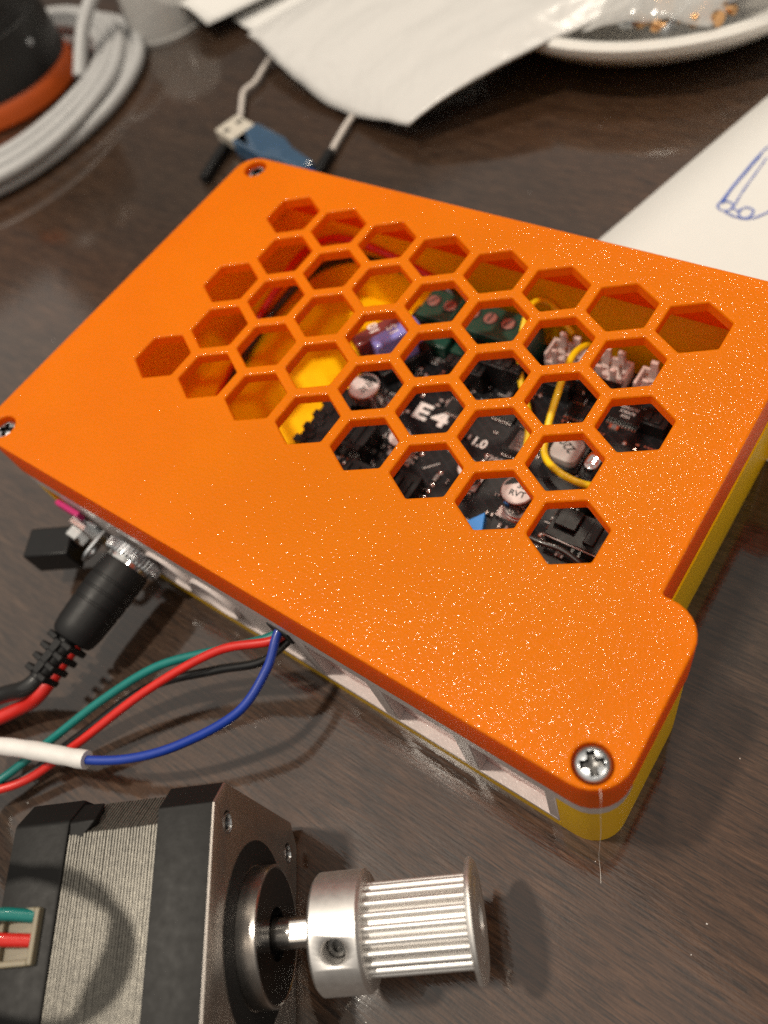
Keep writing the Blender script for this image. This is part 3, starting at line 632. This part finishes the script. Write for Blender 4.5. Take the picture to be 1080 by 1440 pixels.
# lamination stack: single plates
lam_o = octo(20.6, 5.6, .3)
NL = 30; px0, px1 = -25.7, -9.8; th = (px1 - px0) / NL; lam_parent = None
core_ = MB(); yz_prism(core_, octo(20.25, 5.8, .3), px0, px1); lam_parent = core_.build('lamination_core', 'black_cast', motor, smooth=25)
one = MB(); yz_prism(one, lam_o, 0, th * .5); l0 = one.build('lamination', 'lamination_steel', lam_parent, smooth=25)
for i in range(NL):
    o = l0 if i == 0 else l0.copy()
    if i: col.objects.link(o); o.parent = lam_parent
    o.location = Vector((px0 + i * th, rnd.uniform(-.06, .06), rnd.uniform(-.06, .04))) * S
# rear cap with its corner lugs and connector bay
mb = MB(); yz_prism(mb, octo(W2, 4.2, 1.2), -35.6, -25.7, (), .6); mb.build('rear_cap', 'black_cast', motor, smooth=25)
for sy in (-1, 1):
    mb = MB(); mb.add([(-25.8, sy * 20.9, ZC + 17.2), (-22.2, sy * 20.9, ZC + 16.8), (-25.8, sy * 17.2, ZC + 20.9), (-21.2, sy * 17.2, ZC + 20.95), (-25.8, sy * 12.6, ZC + 20.2), (-25.2, sy * 12.6, ZC + 20.2), (-25.8, sy * 16, ZC + 15.2), (-22.4, sy * 16, ZC + 15.2)], [(0, 1, 3, 2), (2, 3, 5, 4), (1, 7, 3), (0, 6, 7, 1), (0, 2, 6), (2, 4, 6), (3, 7, 5), (4, 5, 7, 6)])
    mb.build('corner_lug', 'black_cast', motor, smooth=25, bevel=.2)
# boss: dark ring, bright rim, centre coloured dark like the table it mirrors, bearing
mb = MB(); mb.lathe([(15.2, .05), (15.2, .16), (11.2, .16), (11.2, .05)], (0, 0, ZC), (1, 0, 0), 72, closed=True); mb.build('paint_ring', 'hole_black', motor)
mb = MB(); mb.lathe([(11.0, 0), (11.0, 3.4), (10.8, 3.6), (10.5, 3.6), (10.3, 3.4)], (0, 0, ZC), (1, 0, 0), 72); mb.build('boss_rim', 'shaft_steel', motor)
mb = MB(); mb.lathe([(10.35, 3.45), (4.2, 3.45), (4.0, 2.0), (2.6, 2.0)], (0, 0, ZC), (1, 0, 0), 64); mb.build('boss_face', 'boss_dark_reflection', motor)
# shaft with flat
mb = MB(); sh = [(2.5 * math.cos(R(a)), 2.5 * math.sin(R(a))) for a in range(0, 360, 10)]; shf = [(x, min(y, 2.5)) for x, y in sh]
i0 = len(mb.v); mb.prism(sh, .5, 6.2); mb.prism([(x, min(y, 2.02)) for x, y in sh], 6.2, 24.5); mb.v[i0:] = [(z, x, y + ZC) for x, y, z in mb.v[i0:]]
mb.build('shaft', 'shaft_steel', motor, smooth=25)
# connector socket on the rear cap (upper side, near the wires)
for q_ in ((-31.2, .6, 42.0, 6.6, 8.0, 1.0), (-34.1, .6, 42.7, .9, 8.0, 1.8), (-28.3, .6, 42.7, .9, 8.0, 1.8), (-31.2, 4.2, 42.7, 5.0, .9, 1.8), (-31.2, -3.0, 42.7, 5.0, .9, 1.8)):
    if q_[3] == 6.6: mb = MB()
    mb.box(q_[:3], q_[3:])
mb.build('connector_socket', 'cream_nylon', motor, bevel=.2)

# ------------------------------------------------------------------ timing pulley on the shaft
def pulley():
    o = thing('timing_pulley', 'silver toothed timing pulley with set screw on the motor shaft', 'pulley', (*mworld(-19.5, MLAT + .5), ZC), R(AZ))
    hub = MB(); n = 64; RH = 9.4; L = 8.6
    hub.lathe([(2.55, 0), (8.9, 0), (RH, .5), (RH, L - .5), (8.9, L), (6.2, L + .05), (2.55, L + .05)], (0, 0, 0), (1, 0, 0), n, closed=True)
    hub_o = hub.build('hub', 'aluminium', o, smooth=30)
    # set screw bore, cut as a boolean
    sd = Vector((0, -.40, .92)).normalized(); cut = MB(); cut.lathe([(0, -5.5), (1.9, -5.5), (1.9, -.2), (3.2, 2.0), (0, 2.0)], Vector((4.3, 0, 0)) + sd * 8.9, sd, 32)
    co = cut.build('cut', 'aluminium'); bo = hub_o.modifiers.new('bore', 'BOOLEAN'); bo.object = co; bo.operation = 'DIFFERENCE'; bo.solver = 'EXACT'
    hub_o.parent = None; bpy.context.view_layer.update()
    me = bpy.data.meshes.new_from_object(hub_o.evaluated_get(bpy.context.evaluated_depsgraph_get())); hub_o.modifiers.clear(); hub_o.data = me; hub_o.parent = o; bpy.data.objects.remove(co)
    ss = MB(); ss.lathe([(1.75, 0), (1.75, 1.2), (1.5, 1.4), (.95, 1.4)], Vector((4.3, 0, 0)) + sd * 5.0, sd, 24); ss.lathe([(.95, 1.4), (.9, .4), (0, .4)], Vector((4.3, 0, 0)) + sd * 5.0, sd, 6); ss.build('set_screw', 'dark_steel', o, smooth=25)
    drum = MB(); drum.lathe([(5.9, 0), (5.9, 17.0)], (8.5, 0, 0), (1, 0, 0), 48); drum.build('drum', 'aluminium', o)
    NT_ = 22; t0 = None
    tooth = MB(); sec = []
    for k in range(9):
        a = math.pi * k / 8; sec.append((-.60 * math.cos(a), 5.85 + .55 + .80 * math.sin(a) if 0 < k < 8 else 5.7))
    vs = [(0, x, r) for x, r in sec] + [(17.2, x, r) for x, r in sec]; m_ = len(sec)
    tooth.add(vs, [(i, i + 1, m_ + i + 1, m_ + i) for i in range(m_ - 1)] + [tuple(range(m_)), tuple(range(2 * m_ - 1, m_ - 1, -1))])
    t0 = tooth.build('tooth', 'aluminium', o, smooth=40)
    for i in range(NT_):
        t = t0 if i == 0 else t0.copy()
        if i: col.objects.link(t); t.parent = o
        t.location = (8.5 * S, 0, 0); t.rotation_euler = (2 * math.pi * (i + .3) / NT_, 0, 0)
    fl = MB(); fl.lathe([(5.8, 0), (8.2, .05), (9.4, .35), (9.55, .7), (9.5, 1.1), (9.0, 1.45), (7.4, 1.6), (6.6, 1.25), (6.0, 1.6), (2.6, 1.6), (2.55, -2), (5.0, -2)], (25.5, 0, 0), (1, 0, 0), 64); fl.build('flange', 'aluminium', o, smooth=30)
    return o
pulley()

# ------------------------------------------------------------------ behind the box: papers, mailer, plate, cables
def sheet(name, corners, mat, nx=24, ny=24, hf=None, th=.25, smooth=80):
    """four corners (ccw) bilinear, hf(u, v) adds height"""
    a, b, c, d_ = (Vector(p) for p in corners); vs = []
    for i in range(nx + 1):
        for k in range(ny + 1):
            u, v = i / nx, k / ny; p = a * (1 - u) * (1 - v) + b * u * (1 - v) + c * u * v + d_ * (1 - u) * v
            if hf: p = p + (hf(u, v) if isinstance(hf(u, v), Vector) else Vector((0, 0, hf(u, v))))
            vs.append(p)
    mb = MB(); mb.add(vs, [(i * (ny + 1) + k, (i + 1) * (ny + 1) + k, (i + 1) * (ny + 1) + k + 1, i * (ny + 1) + k + 1) for i in range(nx) for k in range(ny)])
    o = mb.build(name, mat, smooth=smooth, weld=False); s_ = o.modifiers.new('thick', 'SOLIDIFY'); s_.thickness = th * S; s_.offset = -1; return o
# sheet with the pen sketch
ps = thing('drawing_paper', 'white paper sheet with a blue pen sketch behind the orange lid', 'paper', (0, 0, 0))
e1 = Vector((19, 75, 0)).normalized(); e2 = Vector((e1.y, -e1.x, 0)); p0 = Vector((3, 100, .35)) - e1 * 38
pp = sheet('sheet', [p0, p0 + e2 * 210, p0 + e2 * 210 + e1 * 297, p0 + e1 * 297], 'paper_white', 12, 12, lambda u, v: .5 * noise.noise((u * 2, v * 2, 1)) ** 2, .15); pp.parent = ps
def ink(pts, r=.34):
    mb = MB(); mb.tube([(x + rnd.uniform(-.15, .15), y + rnd.uniform(-.15, .15), .55) for x, y in pts], lambda t: r * (.75 + .4 * noise.noise((t * 9, r * 40, len(pts)))), 6, sub=8); i0 = 0; mb.v = [(x, y, .62 + (z - .55) * .3) for x, y, z in mb.v]; mb.build('pen_line', 'pen_blue', ps, smooth=60)
ink([(27.9, 121.6), (28.2, 127), (28.8, 134), (29.6, 142), (30.6, 149), (32.0, 152.5), (35, 155), (39, 156)]); ink([(28.6, 123), (28.9, 130), (29.6, 138), (30.8, 147)], .26); ink([(32.0, 123.5), (32.0, 130), (32.2, 138), (32.6, 146)], .26)
ink([(30.0 + 2.1 * math.cos(a), 122.4 + 2.0 * math.sin(a)) for a in [i * .7 for i in range(10)]]); ink([(36.2 + 2.0 * math.cos(a), 121.4 + 2.2 * math.sin(a)) for a in [i * .7 for i in range(10)]]); ink([(34.2 + 1.8 * math.cos(a), 150.0 + 2.0 * math.sin(a)) for a in [i * .7 for i in range(10)]], .28)
ink([(31, 120), (34, 118.8), (37, 119), (40, 121), (43, 126), (46, 134)]); ink([(31.8, 123.0), (33.5, 121.6), (34.8, 122.6)], .32); ink([(36, 152), (40, 151), (44, 146)], .35)
# white padded mailer, lying across table and plate
def mail(u, v):
    w_ = 4.5 * noise.noise((u * 2.2 + 3, v * 1.6, 0)) + 1.6 * noise.noise((u * 6, v * 3 + 7, 2)) + .5 * noise.noise((u * 15, v * 8, 5))
    ridge = .5 * math.exp(-((u - .10) / .012) ** 2) + .45 * math.exp(-((u - .165) / .012) ** 2) 
    edge = -5.0 * math.exp(-min(v, .5) / .05) * (.35 + .65 * math.sin(u * 3.1) ** 2)
    return Vector((0, -6 * math.sin(u * math.pi) * math.exp(-v / .12), w_ + ridge + edge + 7 * math.sin(math.pi * min(1, v * 1.4)) * math.sin(math.pi * u)))
ml = thing('mailer_bag', 'white crumpled plastic mailer bag lying from the table onto the dish', 'bag', (0, 0, 0))
mo = sheet('bag_front', [(-186, 156, 10), (-80, 121, 9), (6, 214, 31), (-70, 292, 34)], 'mailer_white', 72, 72, mail, .6); mo.parent = ml
mo2 = sheet('bag_back', [(-185, 158, 9.0), (-81, 123, 7.8), (4, 215, 29), (-70, 290, 31)], 'mailer_white', 30, 30, lambda u, v: mail(u, v) * .9, .6); mo2.parent = ml
tag(sheet('letter_paper', [(-262, 172, 9), (-214, 160, 7), (-150, 260, 8), (-330, 330, 9)], 'paper_white', 16, 16, lambda u, v: 3 * noise.noise((u * 2, v * 2, 9)) + 2.5 * math.sin(u * 3), .2), 'loose white paper at the top edge left of the white bag', 'paper')
tag(sheet('letter_paper', [(-214, 174, 3), (-150, 150, 3), (-110, 250, 6), (-230, 300, 6)], 'paper_white', 16, 16, lambda u, v: 2 * noise.noise((u * 3, v * 2, 4)), .2), 'white paper tucked under the white mailer bag', 'paper')
# plate
pc = (-38, 230, 0); pmb = MB()
pmb.lathe([(0, 3), (42, 3), (50, 5), (60, 11), (67, 17.5), (69, 19.4), (71.2, 19.6), (72.4, 18.2), (72.2, 15.8), (70.6, 14.0), (62, 7), (52, 1.5), (42, 0), (0, 0)], pc, n=120); tag(pmb.build('plate', 'plate_white', smooth=40), 'white ceramic dish under the mailer bag at the top right', 'dish')
pb = thing('parts_bag', 'clear plastic bag of small copper coloured fittings resting on the white dish', 'bag', (0, 0, 0))
o = sheet('bag_film', [(-36, 163, 21), (2, 172, 21), (20, 226, 23), (-40, 226, 23)], 'cup_plastic', 30, 30, lambda u, v: 8 * math.sin(math.pi * u) * math.sin(math.pi * min(1, v * 1.6 + .12)) + 2.0 * noise.noise((u * 5, v * 5, 2)), .12); o.parent = pb
for i in range(12):
    f_ = MB(); x, y = -26 + (i % 6) * 5.6 + rnd.uniform(-1.5, 1.5), 169 + (i // 6) * 8 + (i % 6) * 1.2 + rnd.uniform(-2, 2); ax_ = Vector((rnd.uniform(-1, 1), rnd.uniform(-1, 1), rnd.uniform(-.3, .3)))
    f_.lathe([(0, 0), (2.2, 0), (2.2, 1.8), (1.5, 2.0), (1.5, 5), (0, 5)], (x, y, 21.5), ax_, 16); f_.build('fitting', 'brass' if i % 3 else 'zinc', pb)
lid_t = sheet('foil_pouch', [(3, 180, 23), (44, 204, 24), (40, 270, 26), (4, 262, 26)], 'pouch_grey', 20, 20, lambda u, v: 5 * noise.noise((u * 3, v * 3, 5)) + 6 * math.sin(math.pi * u), .3); tag(lid_t, 'grey plastic pouch lying on the white dish at the top right corner', 'pouch')
# clear cup
cp = MB(); cp.lathe([(19.6, 0), (20.6, 0), (20.8, 1.6), (19.4, 2.2), (15.6, 27), (14.4, 29), (0, 29), (0, 28), (13.8, 28), (14.8, 26.6), (18.6, 2.0)], (-252, 168, .1), n=64); tag(cp.build('clear_cup', 'cup_plastic', smooth=40), 'small clear plastic cup upside down beside the coil of grey cable', 'cup')
# USB plug on a thin cable
ub = thing('usb_plug', 'USB plug with bright metal shell and translucent blue housing behind the lid corner', 'plug', (-154, 104.5, -1), R(-14))
b = MB(); b.box((5.5, 0, 5.8), (13, 11, 4.5)); b.build('metal_shell', 'usb_metal', ub, bevel=.4)
b = MB(); b.box((4.2, 3, 8.07), (2.2, 2.4, .1)); b.box((4.2, -3, 8.07), (2.2, 2.4, .1)); b.build('shell_window', 'hole_black', ub)
b = MB(); b.prism(rounded([(12, -6.2, 1.0), (31, -6.2, 1.6), (38, -4.0, 1.4), (52, -3.0, 1), (52, 3.0, 1), (38, 4.0, 1.4), (31, 6.2, 1.6), (12, 6.2, 1.0)], 5), 2.2, 9.0, bev=1.2); b.build('housing', 'usb_blue', ub)
b = MB(); b.prism(rounded([(15, -4.2, 1), (30, -4.2, 1), (36, -2.4, 1), (36, 2.4, 1), (30, 4.2, 1), (15, 4.2, 1)], 3), 4.4, 5.8); b.build('inner_board', 'blue_dark', ub)
b = MB(); b.tube([(50, 0, 5.4), (60, -3, 4.6), (72, -12, 3.5), (82, -24, 3), (88, -30, 3)], 2.4, 12); b.build('cable', 'blue_dark', ub, smooth=60)
jw = thing('jumper_lead', 'thin off-white lead with a black crimp end beside the USB plug', 'wire', (0, 0, 0))
b = MB(); b.tube([(-110, 190, 3), (-140, 180, 3), (-160, 165, 3), (-171, 157, 3), (-170, 145, 2.6), (-167.5, 136, 2.4), (-168, 129, 2.4), (-163.5, 122, 2.2), (-158, 114.5, 2.2), (-154, 106, 2.2), (-152, 100, 2.6)], 1.15, 10, sub=8); b.build('lead', 'wire_white', jw, smooth=60)
b = MB(); b.cyl((-152.2, 100.6, 2.6), (.27, -.96, 0), 1.3, 4.5, 14); b.build('pin', 'zinc', jw)
b = MB(); b.box((-148.9, 88.4, 2.2), (3.4, 20, 3.4), Rz(15)); b.build('crimp_housing', 'black_plastic', jw, bevel=.4)
jw2 = thing('jumper_lead', 'short off-white lead end poking out from under the mailer bag', 'wire', (0, 0, 0))
b = MB(); b.tube([(-108, 160, 4), (-109, 146, 4), (-109.5, 135, 3.2), (-110, 125, 2.6), (-108, 115, 2.4), (-106, 107.5, 2.4)], 1.2, 10); b.build('lead', 'wire_white', jw2, smooth=60)
b = MB(); b.box((-104.5, 99.5, 2.2), (3.2, 15, 3.2), Rz(12)); b.build('crimp_housing', 'black_plastic', jw2, bevel=.4)
# handheld device standing in the coil of grey cable
dv = thing('round_device', 'black and orange round device standing inside the coil of grey cable', 'device', (-300, 101, 0))
b = MB(); b.lathe([(0, 0), (35, 0), (36.5, 2), (36, 6), (34.9, 10), (34.4, 10.6)], n=72); b.build('orange_base', 'device_orange', dv)
b = MB(); b.lathe([(34.2, 10.4), (35.0, 11.0), (34.4, 32), (33.8, 32.6), (33.8, 33.4), (34.2, 34), (34.2, 45), (33.6, 45.6), (33.6, 46.4), (34.0, 47), (33.5, 62), (31, 66), (0, 68)], n=72); b.build('black_body', 'device_black', dv)
b = MB()
for a in (-47, -100, 10): b.lathe([(0, 0), (1.8, 0), (1.5, .8), (0, 1.1)], (34.2 * math.cos(R(a)), 34.2 * math.sin(R(a)), 24), (math.cos(R(a)), math.sin(R(a)), .03), 16)
b.build('body_screw', 'zinc', dv)
b = MB(); b.box((0, -33.4, 56), (14, 2, 6), None); b.xf(Matrix.Rotation(R(28), 4, 'Z')); b.build('orange_button', 'device_orange', dv, bevel=.6)
coil = thing('cable_coil', 'coil of grey cable wound around the black and orange device', 'cable', (-288, 86, 0))
for i in range(7):
    r0 = (51, 57, 63, 69, 54, 60.5, 66)[i]; z0 = (3, 3, 3, 3, 7.8, 8.0, 7.4)[i]; pts = []
    for k in range(25):
        a = 2 * math.pi * k / 24; sq = 1 + .07 * math.cos(2 * (a - R(60 + i * 9))); wob = 1.6 * noise.noise((math.cos(a) * 1.5, math.sin(a) * 1.5, i * 3.3))
        pts.append(((r0 + wob) * sq * math.cos(a), (r0 + wob) * sq * math.sin(a), z0 + 1.6 * noise.noise((math.cos(a) * 2, math.sin(a) * 2, i * 2 + 9)) ** 2))
    b = MB(); b.tube(pts, 2.9, 12, sub=4); b.build('cable_turn', 'grey_cable', coil, smooth=60)
b = MB(); b.tube([(40, 24, 9), (36, 34, 16), (33, 44, 22), (28, 60, 26), (18, 90, 24), (0, 130, 14)], 2.9, 12); b.build('cable_tail', 'grey_cable', coil, smooth=60)

# fine plastic string left on the near lid corner, and dust on the table
b = MB(); b.tube([(77.6, -51.6, 43.3), (78.4, -52.9, 42.7), (78.6, -53.4, 36), (78.7, -53.5, 20), (78.9, -54.6, 5), (80.0, -56.2, .5), (81.0, -58.0, .2)], .035, 6); tag(b.build('plastic_string', 'thread_white', smooth=60), 'fine white plastic string hanging off the near corner of the lid', 'string')
def dust(b):
    for i in range(70):
        x, y = rnd.uniform(-260, 150), rnd.uniform(-120, 170); a = rnd.uniform(0, 6.3); l_ = rnd.choice([.14, .18, .22, .28]); w_ = .16 if l_ > 1 else l_ * .7
        if abs(x) < 82 and abs(y) < 54: continue
        b.box((x, y, .06), (l_, w_, .1), Rz(math.degrees(a)))
mb = MB(); dust(mb); o = mb.build('dust', 'cap_label', smooth=0, kind='stuff'); o['label'] = 'tiny pale dust specks on the dark table'; o['category'] = 'dust'
